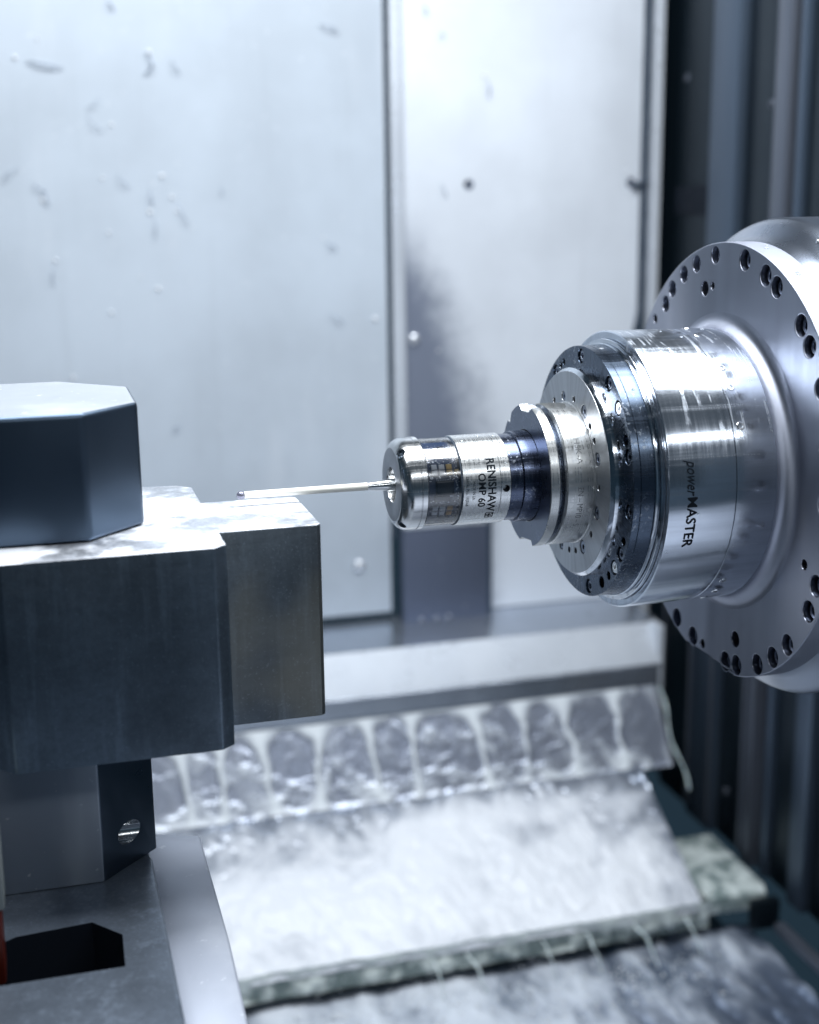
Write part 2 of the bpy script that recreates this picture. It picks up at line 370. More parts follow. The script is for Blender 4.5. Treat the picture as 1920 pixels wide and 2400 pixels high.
for i in range(150):
    a = random.choice([random.gauss(20, 8), random.gauss(73, 3), random.gauss(50, 2.5), random.gauss(110, 4), random.gauss(136, 4), random.gauss(-60, 50)]); x = random.uniform(124, 145)
    if random.random() < .3: x = random.gauss(143.6, .8); a = random.uniform(0, 150)
    on_cyl('', P, min(max(x, 123.4), 145)/1000, a, .0273, random.uniform(.0004, .0012), random.uniform(.0004, .001), random.uniform(.0003, .0008), None)
tag(mesh('circuit_parts', P[0], P[1], M['solder'], probe, 0), kind='stuff')
P = ([], [])
for i in range(10):
    for s_ in (-1, 1):
        on_cyl('', P, .129+i*.00122, 88+s_*11.6, .0274, .0005, .0008, .0006, None)
tag(mesh('chip_pins', P[0], P[1], M['solder'], probe, 0), kind='stuff')
lathe('window_seal', [(.1448, .0290), (.1456, .0307), (.1463, .0311), (.1464, .0290)], M['seal'], probe, caps=False)
lathe('body_shell', [(.1464, .0295), (.1464, .0312), (.1467, .0315), (.1731, .0315), (.17325, .0313), (.17325, .0300)], M['body'], probe, caps=False)
cl_ = lathe('collar', [(.1734, .0200), (.1734, .0313), (.1736, .0315), (.1804, .0315), (.1808, .0312), (.1808, .0200)], M['body'], probe, caps=True)
bore(cl_, (.1772, -.0315*sin(radians(92.4)), .0315*cos(radians(92.4))), (0, -sin(radians(92.4)), cos(radians(92.4))), .0025, .004)
bore(cl_, (.1775, -.0315*sin(radians(29)), .0315*cos(radians(29))), (0, -sin(radians(29)), cos(radians(29))), .0008, .002)
o = link('grub_screw', bolt_mesh('grub_screw', .0024, .002, .6, .05, M['hole']), None, probe, (.1772, -.0290*sin(radians(92.4)), .0290*cos(radians(92.4))), Vector((0, -1, 0)).to_track_quat('-X', 'Z').to_euler())
RB = .03158
lettering('maker_lettering', 'RENISHAW', RB, .1642, .1698, 52.9, 123.9, M['print'], probe, .022)
lettering('model_lettering', 'OMP 60', RB, .1574, .1624, 71.5, 115.4, M['print'], probe, .02)
lettering('origin_lettering', 'MADE IN UK', RB, .1530, .1551, 81, 105, M['print'], probe)
lettering('serial_lettering', 'SERIAL No. 1RJR68', RB, .1484, .1505, 74.6, 112.9, M['print'], probe)
# small square emblem after the maker's name
vs, fs = [], []
def strip(a, b, w=.00028):     # a, b in (x mm, degrees)
    n = 6; A = Vector((a[0]/1000, radians(a[1])*RB)); B = Vector((b[0]/1000, radians(b[1])*RB)); d = (B-A).normalized(); p = Vector((-d.y, d.x))*w; i0 = len(vs)
    for i in range(n+1):
        q = A.lerp(B, i/n)
        for s_ in (-1, 1): e = q+p*s_; th = e.y/RB; vs.append((e.x, -RB*sin(th), RB*cos(th)))
    for i in range(n): fs.append((i0+2*i, i0+2*i+1, i0+2*i+3, i0+2*i+2))
for a, b in (((164.4, 127), (164.4, 136)), ((169.7, 127), (169.7, 136)), ((164.4, 127), (169.7, 127)), ((164.4, 136), (169.7, 136)), ((167.1, 127), (167.1, 136)), ((164.4, 129), (167, 134)), ((167, 129), (164.4, 134)), ((167.4, 131.5), (169.7, 128)), ((167.4, 131.5), (169.7, 135)), ((165.2, 131.5), (167, 131.5))): strip(a, b)
mesh('maker_emblem', vs, fs, M['print'], probe, 0)

# ================================================================== TOOL HOLDER
hold = thing('tool_holder', (.21, 0, 0), 'notched steel tool holder with blued neck gripping the back of the probe', 'tool holder')
lathe('neck', [(.1808, .0285), (.1809, .0300), (.1812, .0304), (.1900, .0305), (.1904, .0317), (.1908, .0320), (.2030, .0322), (.2031, .029)], M['mandrel'], hold, caps=False)
out = []
def addarc(a0, a1, r, n): out.extend([pz(r, a0+(a1-a0)*i/n) for i in range(n+1)])
addarc(12, 163, .0505, 60); out += [pz(.0465, 165), pz(.0460, 176)]; out += [pz(.0475, 188), pz(.0505, 192)]; addarc(194, 312, .0505, 44)
out += [pz(.0466, 315.5), pz(.0505, 323.5)]; addarc(325, 345, .0505, 8); out += [pz(.0462, 349), pz(.0455, 357), pz(.0462, 366), ]
o = plate('front_ring', out, [(0, 0, .0325)], .2025, .2092, M['holder'], hold, .0005)
o.data.materials.append(M['holderface'])
for p in o.data.polygons:
    if p.normal.x < -.95: p.material_index = 1
lathe('gripper_groove', [(.2088, .0330), (.2090, .0495), (.2098, .0485), (.2112, .0440), (.2128, .0438), (.2142, .0470), (.2146, .0495)], M['neckgroove'], hold, caps=False)
rear = lathe('collar', [(.2140, .0330), (.2142, .0492), (.2150, .0503), (.2254, .0503), (.2256, .0500), (.2340, .0500), (.2344, .0506), (.2358, .0506), (.2359, .030)], M['holder'], hold)
cut = prism('cutter', [(.200+(.0115+.0) * 0, 0)]*0 or [(.2000, -.0125), (.2228, -.0125), (.2262, -.011), (.2286, -.008), (.230, -.004), (.2305, 0), (.230, .004), (.2286, .008), (.2262, .011), (.2228, .0125), (.2000, .0125)], .0462, .06, M['shade'], None, 0)
cut.matrix_world = Matrix.Rotation(radians(2), 4, 'X')
bpy.context.view_layer.update()
def boolean(o, c):
    md = o.modifiers.new('b', 'BOOLEAN'); md.object = c; md.operation = 'DIFFERENCE'; md.solver = 'EXACT'
    bpy.context.view_layer.update(); dg = bpy.context.evaluated_depsgraph_get(); me = bpy.data.meshes.new_from_object(o.evaluated_get(dg)); o.modifiers.clear(); o.data = me
    me.shade_smooth(); me.set_sharp_from_angle(angle=radians(28)); bpy.data.objects.remove(c)
boolean(rear, cut)
lettering('size_lettering', 'HSK-A', .05035, .2222, .2262, 51, 72, M['engrave'], hold)
lettering('code_lettering', 'EN – MP10 – S', .05035, .2220, .2262, 90.4, 125, M['engrave'], hold)

# ================================================================== SPINDLE
sp = thing('machine_spindle', (.36, 0, 0), 'large turned steel machine spindle with stepped rings of bolts holding the tool holder', 'spindle')
SX = .2355
dh = [pz(.0545, -12.4)+(.0036,), pz(.0539, 28.4)+(.0049,), pz(.0537, 69.9)+(.0049,), pz(.0537, 110.3)+(.0049,), pz(.0556, 150.5)+(.0049,), pz(.0575, -168)+(.0038,)]
ds = [(.0560, -31.8), (.0541, 7.8), (.0534, 43.2), (.0536, 55.8), (.0536, 90.7), (.0550, 130.5), (.0561, 164.5), (.0564, 176.8), (.0556, -75), (.0556, -110)]
nd = plate('nose_disc', circle(.0722), [(0, 0, .046)]+dh+[pz(*q)+(.0022,) for q in ds], SX, SX+.004, M['disc'], sp, .0003)
lathe('nose_rim', [(SX+.0002, .0719), (SX+.0006, .0725), (.2385, .0744), (.2400, .0747), (.2470, .0747), (.2471, .060)], M['lip'], sp, caps=False)
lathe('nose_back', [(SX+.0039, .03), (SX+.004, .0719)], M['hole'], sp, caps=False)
sm_ = bolt_mesh('disc_screw', .0046, .003, .42, .08, M['bolt'])
for y, z, r in dh:
    o = link('disc_screw', sm_, None, nd, (SX+.0006, y, z)); k = r/.005; o.scale = (1, k, k); o.rotation_euler = (random.random()*3, 0, 0)
BX = .2447
br = [(-2.2, 1), (33.2, 1), (48.6, 2), (72.5, 1), (98.2, 1), (121.9, 1), (132.0, 2), (167.2, 1), (-37.3, 1), (-70, 1), (-100, 1), (-130, 1)]
bs = [(-29.5, .0024), (-24.9, .0024), (64.9, .0042), (114.1, .0032), (140.5, .003), (150.2, .0042)]
cr = plate('clamp_ring', circle(.0896), [(0, 0, .070)]+[pz(.0825, a)+(.0053,) for a, k in br]+[pz(.0822, a)+(r,) for a, r in bs], BX, .2500, M['black'], sp, .0004)
lathe('ring_rim', [(.2500, .0600), (.2500, .0892), (.2504, .08955), (.2600, .08955), (.2603, .0888)], M['black'], sp, caps=False)
bm1 = bolt_mesh('ring_bolt', .0045, .004, .52, .14, M['bolt']); bm2 = bolt_mesh('ring_bolt', .0045, .004, .52, .14, M['boltsilver'])
for a, k in br:
    y, z = pz(.0825, a); o = link('ring_bolt', bm1 if k == 1 else bm2, None, cr, (BX+(.0012 if k == 1 else .0004), y, z)); o.rotation_euler = (random.random()*3, 0, 0)
lathe('lip_rings', [(.2600, .0870), (.2600, .0905), (.2604, .0909), (.2618, .0909), (.2620, .0902), (.2626, .0902), (.2629, .0935), (.2634, .0938), (.2646, .0938), (.2650, .0930), (.2660, .0930)], M['lip'], sp, caps=False)
lathe('front_collar', [(.2656, .0920), (.2653, .0945), (.2652, .0984), (.2657, .0992), (.2666, .0995), (.3142, .0987), (.31445, .0984), (.31455, .0970)], M['drum'], sp, seg=224, caps=False)
lathe('drum', [(.31475, .0970), (.3148, .0983), (.3151, .0986), (.3446, .0983)], M['drum'], sp, seg=224, caps=False, smooth=40)
lathe('flange_neck', [(x, r) for x, r in arc(.3446, .1092, .0109, -90, -3, 10)]+[(.3556, .1098)], M['flange'], sp, seg=224, caps=False, smooth=40)
# printed name on the collar
lettering('type_lettering', 'power', .0997, .2782, .2857, 76.1, 90.0, M['print'], sp, .006, .35)
lettering('type_lettering', 'MASTER', .0997, .2788, .2857, 90.5, 111.3, M['print'], sp, .009, 0)
plug = bolt_mesh('drum_plug', .0034, .003, .45, .25, M['boltsilver'])
for x, a in ((.3277, -4.1), (.3224, 11.8), (.3207, 37.6), (.3211, 47.6), (.3208, 64.3), (.2705, 92.0), (.3231, 134.6), (.3251, 145), (.327, 158)):
    rr = .0990 if x < .3 else .0985; n = Vector((0, -sin(radians(a)), cos(radians(a))))
    o = link('drum_plug', plug, None, sp, Vector((x, 0, 0))+n*(rr+.0004), n.to_track_quat('-X', 'Z').to_euler())
    if x < .3: o.scale = (1, .8, .8)
FX = .3555
fo = [pz(.159, -164+i*(332.5)/180) for i in range(181)]        # clockwise from one end of the flat to the other
zf = -.1528; yL = math.sqrt(.159**2-.1528**2)
fo = [pz(.159, a) for a in [(-163.9+i*332.0/180) for i in range(181)]]; fo[0] = (.0440, zf); fo.append((-.0315, zf))
big = [(145.6, -42.0), (148.4, -35.7), (149.1, -27.1), (149.4, -18.8), (150.4, -7.5), (149.1, 9.0), (147.6, 20.6), (147.3, 27.0), (147.2, 42.5), (146.7, 49.1), (145, 61), (139, 76), (138, 91.5),
       (151.2, -156.5), (149.0, -167.4), (150.0, 172.4), (150.6, 166.1), (150.7, 154.3), (150.3, 145.4), (150.1, 136.5), (148.8, 121.6), (146.0, 113.6)]
bigr = [.0062 if (a < 0 and a > -60) else .0074 for r, a in big]
small = [(128.7, -15.2, .0055), (128.7, -9.9, .0028), (147.5, -173.6, .0036), (131.5, 165.5, .0060), (127.8, 112.0, .0036), (149.4, -50.5, .0035)]
fl = plate('flange', fo, [(0, 0, .1090)]+[pz(r/1000, a)+(q,) for (r, a), q in zip(big, bigr)]+[pz(r/1000, a)+(q,) for r, a, q in small], FX, .3760, M['flange'], sp, .0007)
fb = bolt_mesh('flange_bolt', .0060, .006, .52, .14, M['bolt']); 
for (r, a), q in zip(big, bigr):
    y, z = pz(r/1000, a); k = q/.0074; o = link('flange_bolt', fb, None, fl, (FX+.0045, y, z)); o.scale = (1, k, k); o.rotation_euler = (random.random()*3, 0, 0)
lathe('flange_back', [(.3745, .100), (.3746, .1520), (.3762, .1575), (.379, .1590), (.382, .1605), (.386, .1640), (.390, .1700), (.394, .1735), (.398, .1752), (.402, .1755), (.60, .1755), (.602, .17), (.602, .1)], M['rear'], sp, seg=224, caps=False, smooth=30)
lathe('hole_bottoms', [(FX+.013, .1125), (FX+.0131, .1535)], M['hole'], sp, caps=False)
lathe('rear_housing', [(.6, .150), (.6, .205), (.603, .208), (.95, .208), (.951, .1)], M['rear'], sp, caps=False)
for x, a in ((.3665, 28), (.367, 36), (.392, 20)):
    n = Vector((0, -sin(radians(a)), cos(radians(a)))); o = link('rim_plug', plug, None, sp, Vector((x, 0, 0))+n*(.1592 if x < .38 else .1725), n.to_track_quat('-X', 'Z').to_euler()); o.scale = (1, .8, .8)

# coolant drops clinging to the spindle and probe
def drop_mesh(r, flat):
    me = bpy.data.meshes.new('coolant_drop'); bm = bmesh.new(); bmesh.ops.create_icosphere(bm, subdivisions=3, radius=r)
    for v in bm.verts: v.co.x *= flat
    bm.to_mesh(me); bm.free(); me.shade_smooth(); me.materials.append(M['drop']); return me
dm = drop_mesh(.0014, .45)
dl = [(.2535, .0896, 8, 1.1), (.300, .0990, 5, .6), (.3085, .0988, 14, .7), (.335, .0985, 2, .9), (.256, .0896, 42, .7), (.2870, .0993, 97, .5), (.366, .159, 12, 1.2), (.372, .159, 8, 1.0), (.3300, .0985, 160, .9), (.290, .0993, 175, .9),
      (.152, .0316, 20, .5), (.158, .0316, 35, .7), (.165, .0316, 10, .7), (.171, .0316, 44, .4), (.176, .0316, 12, .6), (.178, .0316, 60, .4), (.155, .0316, 50, .6), (.42, .1757, 176, 1.5), (.41, .1757, 168, 1.4)]
dlab = ['coolant drop on top of the black bolt ring', 'small coolant drop on the crest of the drum, left of its seam', 'coolant drop right beside the drum seam near the top', 'coolant drop on the drum crest behind the seam',
        'small coolant drop on the side of the black bolt ring in the lamp reflection', 'tiny coolant drop just right of the printed name on the drum', 'front of two bright drops on the upper rim of the flange', 'rear of two bright drops on the upper rim of the flange',
        'coolant drop hanging under the drum behind the seam', 'coolant drop hanging under the drum ahead of the seam', 'small coolant drop at the left end of the probe body top', 'coolant drop on the probe body top above the serial lettering',
        'coolant drop on the probe body top above the maker name', 'tiny coolant drop touching the start of the maker name', 'coolant drop on top of the narrow probe collar', 'tiny coolant drop on the upper side of the narrow probe collar',
        'coolant drop on the probe body between window and lettering', 'larger coolant drop hanging below the rear spindle housing', 'smaller coolant drop hanging below the rear spindle housing']
for x, r, a, k in dl:
    n = Vector((0, -sin(radians(a)), cos(radians(a)))); o = link('coolant_drop', dm, None, None, Vector((x, 0, 0))+n*r, n.to_track_quat('-X', 'Z').to_euler()); o.scale = (k, k*1.25, k)
    tag(o, dlab[dl.index((x, r, a, k))], 'drop', 'coolant drops on the ' + ('probe body' if r < .04 else 'spindle'))

# ================================================================== FIXTURE ON THE LEFT
zt = -.0075
blk = thing('fixture_block', (-.09, 0, -.136), 'big dark machined steel block with stepped right end and frosty pale top', 'steel block')
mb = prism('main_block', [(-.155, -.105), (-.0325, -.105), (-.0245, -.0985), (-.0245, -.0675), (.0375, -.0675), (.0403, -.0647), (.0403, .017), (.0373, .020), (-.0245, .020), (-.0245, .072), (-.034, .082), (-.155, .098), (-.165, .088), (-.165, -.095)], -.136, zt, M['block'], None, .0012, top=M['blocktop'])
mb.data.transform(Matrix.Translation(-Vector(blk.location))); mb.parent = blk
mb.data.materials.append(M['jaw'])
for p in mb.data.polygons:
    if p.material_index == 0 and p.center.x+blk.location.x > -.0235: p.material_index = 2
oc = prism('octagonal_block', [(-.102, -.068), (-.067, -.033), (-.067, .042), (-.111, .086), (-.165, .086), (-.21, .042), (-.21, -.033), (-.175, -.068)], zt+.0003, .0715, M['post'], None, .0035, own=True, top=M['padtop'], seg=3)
tag(oc, 'dark eight-sided steel block standing on top of the big stepped block', 'steel block')
zb = -.2385
post = thing('support_post', (-.13, 0, zb), 'grey square steel post with dark drilled corner holding up the big block', 'post')
pp = [(-.21, -.055), (-.1075, -.055), (-.0705, -.018), (-.0705, .08), (-.21, .08)]
po = prism('post_body', pp, zb, -.1363, M['postfoot'], post, .0012)
c = lathe('cutter', [(-.05, .0078), (.06, .0078)], M['cap'], None, seg=40)
c.data.transform(Matrix.Translation((-.089, -.0365, -.2145)))
bpy.context.view_layer.update(); 
boolean(po, c)
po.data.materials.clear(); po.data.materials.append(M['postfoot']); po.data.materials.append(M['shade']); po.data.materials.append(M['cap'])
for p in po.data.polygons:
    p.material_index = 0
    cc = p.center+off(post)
    if p.normal.x > .5 and p.normal.y < -.5: p.material_index = 1  # darker steel on the corner face stands in for its shaded side
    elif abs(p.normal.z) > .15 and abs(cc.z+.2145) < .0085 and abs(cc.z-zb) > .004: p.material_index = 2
table = thing('machine_table', (-.2, -.1, -.30), 'dark worn steel machine table at the lower left under the post', 'table')
tb = prism('table_slab', [(-.55, -.42), (-.075, -.42), (-.0745, -.2), (-.0742, -.03), (-.076, .0), (-.09, .10), (-.55, .10)], -.32, zb-.0003, M['table'], table, .004, seg=3)
c = prism('cutter', [(-.163, -.108), (-.118, -.104), (-.101, -.124), (-.102, -.160), (-.176, -.160), (-.20, -.130)], zb-.045, zb+.02, M['hole'], None, 0)  # blackened recess stands in for the shadow cast on the table
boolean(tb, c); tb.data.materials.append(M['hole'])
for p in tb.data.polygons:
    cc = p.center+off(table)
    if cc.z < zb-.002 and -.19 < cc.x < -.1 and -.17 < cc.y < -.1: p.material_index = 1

cov = thing('splash_cover', (-.05, -.05, -.30), 'pale bent sheet metal splash cover along the right edge of the table', 'cover')
prof = [(.068, -.263), (.03, -.264), (-.02, -.265), (-.06, -.2652), (-.095, -.2655), (-.108, -.2665), (-.12, -.2683), (-.132, -.2706), (-.42, -.330)]
vs, fs = [], []
for i, (y, z) in enumerate(prof):
    yr = y-.028 if i == 0 else y
    for x, yy, zz in ((-.11, y, z), (-.037, yr, z), (-.0355, yr, z-.0012), (-.0352, yr, z-.012), (-.037, yr, z-.014)): vs.append((x, yy, zz))
for i in range(len(prof)-1):
    for j in range(4): a = i*5+j; fs.append((a, a+1, a+6, a+5))
o = mesh('cover_sheet', vs, fs, M['sheetcover'], cov, 60)
md = o.modifiers.new('s', 'SOLIDIFY'); md.thickness = .0012; md.offset = -1
cb = bolt_mesh('cover_bolt', .0042, .004, .5, .3, M['bolt'])
for y, z in ((-.171, -.287), (-.218, -.297)):
    link('cover_bolt', cb, None, cov, (-.0325, y, z), (0, 0, pi))
o = link('cover_bolt', bolt_mesh('cover_bolt_flat', .004, .003, .4, .3, M['sheetcover']), None, cov, (-.050, -.035, -.2645), (0, radians(90), 0))
mk = thing('marker_block', (-.18, -.125, zb), 'cream and orange painted block standing on the table at the left edge', 'block')
box('upper_half', (-.215, -.140, -.2035), (-.1665, -.115, -.146), M['white'], mk, .002)
box('lower_half', (-.215, -.142, -.2495), (-.1690, -.113, -.2038), M['orange'], mk, .002)

# ================================================================== BACK WALL
lw = thing('wall_panel', (0, 1.0, -.414), 'wide pale blue-grey metal wall panel spattered with swarf, on the left', 'wall panel')
box('panel_sheet', (-.75, .996, -.414), (.3655, 1.012, .95), M['wall_l'], lw, .0015)
rv = bolt_mesh('panel_rivet', .0075, .004, .35, .5, M['rivet'])
me = bpy.data.meshes.new('dome_rivet'); bm = bmesh.new(); bmesh.ops.create_uvsphere(bm, u_segments=20, v_segments=12, radius=.0085)
for v in bm.verts: v.co.x *= .6
bm.to_mesh(me); bm.free(); me.shade_smooth(); me.materials.append(steel('dome_steel', (.80, .83, .88), .2, .05, metallic=.6)); dome = me
link('panel_rivet', dome, None, lw, (.316, .994, -.338), (0, 0, pi/2))
rw = thing('wall_panel', (.58, 1.0, -.425), 'bright white metal wall panel with painted dark reflection, behind the probe', 'wall panel')
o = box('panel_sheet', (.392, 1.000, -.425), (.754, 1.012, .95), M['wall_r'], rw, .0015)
o.data.transform(Matrix.Translation(off(rw))); o.location = -off(rw)
box('fold_strip', (.3725, .990, -.20), (.3915, 1.004, .95), M['trim'], rw, .003)
box('fold_gap', (.3650, 1.006, -.30), (.3730, 1.012, .95), M['seal'], rw, 0)
vs = [(.3665, .994, -.30), (.3725, .994, -.30), (.3712, .994, .20), (.3690, .994, .27)]
box('gap_seal', (.3655, .992, -.30), (.3722, .999, .20), M['seal'], rw, .001)
box('edge_trim', (.766, .985, -.50), (.7805, 1.004, .95), M['trim'], rw, .003)
link('panel_rivet', rv, None, rw, (.489, .996, .206), (0, 0, pi/2)); link('panel_rivet', dome, None, rw, (.405, .998, -.009), (0, 0, pi/2))
link('panel_rivet', rv, None, rw, (.739, .996, .206), (0, 0, pi/2))
# wavy bead of sealant down the right edge
vs, fs = [], []; N = 180
for i in range(N):
    z = -.42+1.37*i/(N-1); x = .760+.0022*noise.noise(Vector((0, 3, z*22)))+(-.010*exp(-((z+.03)/.035)**2)-.016*exp(-((z+.11)/.06)**2)); r = .0055+.0016*noise.noise(Vector((5, 0, z*40)))
    if abs(z-.209) < .006: r += .002
    for k in range(8): a = 2*pi*k/8; vs.append((x+r*cos(a), .999+r*.8*sin(a), z))
for i in range(N-1):
    for k in range(8): a = i*8+k; b = i*8+(k+1) % 8; fs.append((a, b, b+8, a+8))
mesh('sealant_bead', vs, fs, M['seal'], rw)
vs = []; fs = []
for i in range(10):
    x = .7585-.0020*i; z = .2085-.0009*i; r = .0048
    for k in range(8): a = 2*pi*k/8; vs.append((x, .994+r*cos(a), z+r*sin(a)))
for i in range(9):
    for k in range(8): a = i*8+k; b = i*8+(k+1) % 8; fs.append((a, b, b+8, a+8))
fs += [tuple(range(8)), tuple(range(72, 80))]
mesh('sealant_tail', vs, fs, M['seal'], rw)
pb = thing('cover_plate', (.447, .98, -.436), 'dark grey rectangular cover plate at the foot of the wall below the probe', 'plate')
box('plate_face', (.378, .972, -.436), (.5085, .998, -.284), M['patch'], pb, .003)
box('plate_edge', (.5088, .975, -.442), (.5165, .996, -.20), M['cover_m'], pb, .002)
box('plate_top', (.378, .970, -.2838), (.5085, .996, -.262), M['trim'], pb, .004)
for x in (.405, .428, .447): link('plate_rivet', bolt_mesh('plate_rivet', .004, .003, .3, .5, M['rivet']), None, pb, (x, .9705, -.424), (0, 0, pi/2))

# stepped ledge below the wall, one bent sheet running along x
def extrude_x(name, prof, x0, x1, mat, parent, n=1, smooth=25):
    vs, fs = [], []
    for i in range(n+1):
        x = x0+(x1-x0)*i/n
        for y, z in prof: vs.append((x, y, z))
    k = len(prof)
    for i in range(n):
        for j in range(k-1): a = i*k+j; fs.append((a, a+1, a+k+1, a+k))
    return mesh(name, vs, fs, mat, parent, smooth)
lg = thing('wall_ledge', (.3, .9, -.53), 'stepped shiny metal ledge along the foot of the back wall', 'ledge')
extrude_x('ledge_top', [(1.02, -.4262), (.880, -.4262), (.872, -.4275)], -.7, .742, M['ledge'], lg)
extrude_x('ledge_slope', [(.8715, -.4278), (.8405, -.4815)], -.7, .734, M['trim'], lg)
extrude_x('ledge_face', [(.8400, -.4818), (.8385, -.484), (.838, -.520)], -.7, .728, M['ledge'], lg)
link('ledge_bolt', rv, None, lg, (.655, .930, -.4255), (0, radians(90), 0))
o = box('ledge_end', (.7285, .845, -.60), (.7385, .997, -.4268), M['trim'], lg, .002)

# swarf stuck to the wall: each curl built one by one
def curl(x, z, L, bend, ang, w, label, y=.9935):
    vs, fs = [], []; n = 14; a = radians(ang); px, pz_ = x, z
    pts = []
    for i in range(n+1):
        pts.append((px, pz_, a)); px += cos(a)*L/n; pz_ += sin(a)*L/n; a += radians(bend)/n
    for i, (qx, qz, qa) in enumerate(pts):
        r = w*(.35+.65*sin(pi*i/n))
        for k in range(6):
            b = 2*pi*k/6; vs.append((qx-sin(qa)*r*cos(b), y-abs(.006*sin(pi*i/n))+r*.6*sin(b), qz+cos(qa)*r*cos(b)))
    for i in range(n):
        for k in range(6): p = i*6+k; q = i*6+(k+1) % 6; fs.append((p, q, q+6, p+6))
    fs += [tuple(range(6)), tuple(range(n*6, n*6+6))]
    o = mesh('metal_chip', vs, fs, M['swarf'], None, 60, own=True); tag(o, label, 'metal chip', 'curled metal chips stuck to the back wall')
def wp(px, py):   # photo measurement of the wall -> metres on the wall, from the measured scale of the panel
    v = F_+R_*((px-960)/3185.43)-U_*((py-1200)/3185.43); k = (.9935+.88667305)/v.y; q = Vector((-0.12995726, -0.88667305, 0.1959523))+v*k; return q.x, q.z
chips = [((60, 145), .055, -12, -4, .0034, 'thick horizontal metal chip near the top of the left wall panel'),
 ((338, 125), .042, -150, -25, .003, 'hook-shaped metal chip near the top middle of the left wall panel'),
 ((402, 140), .026, 20, -70, .002, 'short slanted chip just right of the hook-shaped one'),
 ((8, 430), .036, -70, 75, .0016, 'thin arched chip at the left border of the wall panel'),
 ((75, 430), .026, 15, -40, .0022, 'small slanted chip beside the arched one at the left'),
 ((205, 270), .036, 60, -70, .0014, 'faint thin curved chip in the upper left of the wall'),
 ((232, 225), .030, -60, -110, .0013, 'hairline chip curving down below the hook-shaped one'),
 ((350, 442), .030, -15, -80, .002, 'upright chip in the cluster of drops on the wall'),
 ((415, 470), .046, 20, -75, .0015, 'thin upright chip right of the cluster of drops'),
 ((360, 505), .040, -25, -80, .0013, 'fine upright chip below the cluster of drops'),
 ((275, 410), .028, 30, -60, .0016, 'small bent chip left of the cluster of drops'),
 ((130, 620), .036, 50, -120, .0015, 'thin bent chip low on the far left of the wall'),
 ((765, 570), .022, -60, -10, .0026, 'small hooked chip right of centre on the left panel'),
 ((748, 60), .036, -60, 5, .0026, 'curved chip high up near the seam between the panels'),
 ((770, 735), .034, -20, -25, .002, 'faint slanted chip low near the seam between the panels'),
 ((250, 2), .018, -20, -45, .0026, 'short chip cut by the upper border of the picture'),
 ((100, 445), .028, -40, -60, .002, 'tapered chip under the small slanted one'),
 ((520, 435), .018, 50, -110, .0012, 'tiny hair-thin chip in the middle of the left panel'),
 ((1143, 185), .032, -35, -70, .002, 'curved chip in the upper part of the white panel'),
 ((1036, 430), .026, 30, -80, .0018, 'narrow upright chip left of the dark rivet'),
 ((1035, 75), .010, 10, -60, .0024, 'small dark speck-like chip high on the white panel'),
 ((995, 5), .022, 10, -80, .002, 'faint chip at the top left of the white panel'),
 ((405, 1008), .016, -20, 40, .0028, 'small dark chip on the wall just above the pale block top')]
for (q, L, b, a, w, lab) in chips:
    x, z = wp(*q); curl(x, z, L*.85, b, a, w*.5, lab, .9935 if q[0] < 900 else .997)
t = NT('wall_drop'); t.set(Base_Color=(.97, .98, 1, 1), Roughness=.08, IOR=2.6); M['wdrop'] = t.m
wd = drop_mesh(.0030, .8); wd.materials.clear(); wd.materials.append(M['wdrop'])
drops = [((88, 90), 'bright coolant drop above the thick horizontal chip at upper left'), ((35, 135), 'coolant drop at the left end of the thick horizontal chip'), ((262, 292), 'lone bright drop high in the middle of the left wall panel'),
 ((240, 417), 'coolant drop left of the small bent chip in the cluster'), ((380, 412), 'brightest and highest drop of the cluster on the left panel'), ((403, 462), 'upper drop of the close pair at the right of the cluster'),
 ((413, 494), 'lower drop of the close pair at the right of the cluster'), ((352, 496), 'drop at the lower left of the cluster, on an upright chip'), ((100, 470), 'coolant drop at the foot of the small slanted chip, far left'),
 ((130, 610), 'coolant drop at the head of the low thin bent chip, far left'), ((330, 650), 'bright drop below the cluster, alone on the panel'), ((372, 676), 'faint drop just right below the lone drop under the cluster'),
 ((262, 732), 'low coolant drop between the cluster and the eight-sided block'), ((758, 558), 'coolant drop on the small hooked chip right of centre'), ((350, 122), 'coolant drop on top of the hook-shaped chip'),
 ((172, 884), 'bright drop just above the top of the eight-sided block'), ((255, 545), 'faint drop below and left of the cluster'), ((880, 747), 'faint drop beside the seam between the two panels'),
 ((1138, 176), 'coolant drop at the head of the curved chip on the white panel'), ((1475, 404), 'coolant drop at the end of the black sealant tail'), ((1030, 822), 'drop below the rivet inside the painted dark reflection')]
for i, (q, lab) in enumerate(drops):
    x, z = wp(*q); o = link('coolant_drop', wd, None, None, (x, .9945 if q[0] < 900 else .998, z), (0, 0, pi/2)); k = .55+.45*((i*37) % 10)/10; o.scale = (k*1.3, k, k)
    tag(o, lab, 'drop', 'coolant drops on the back wall')

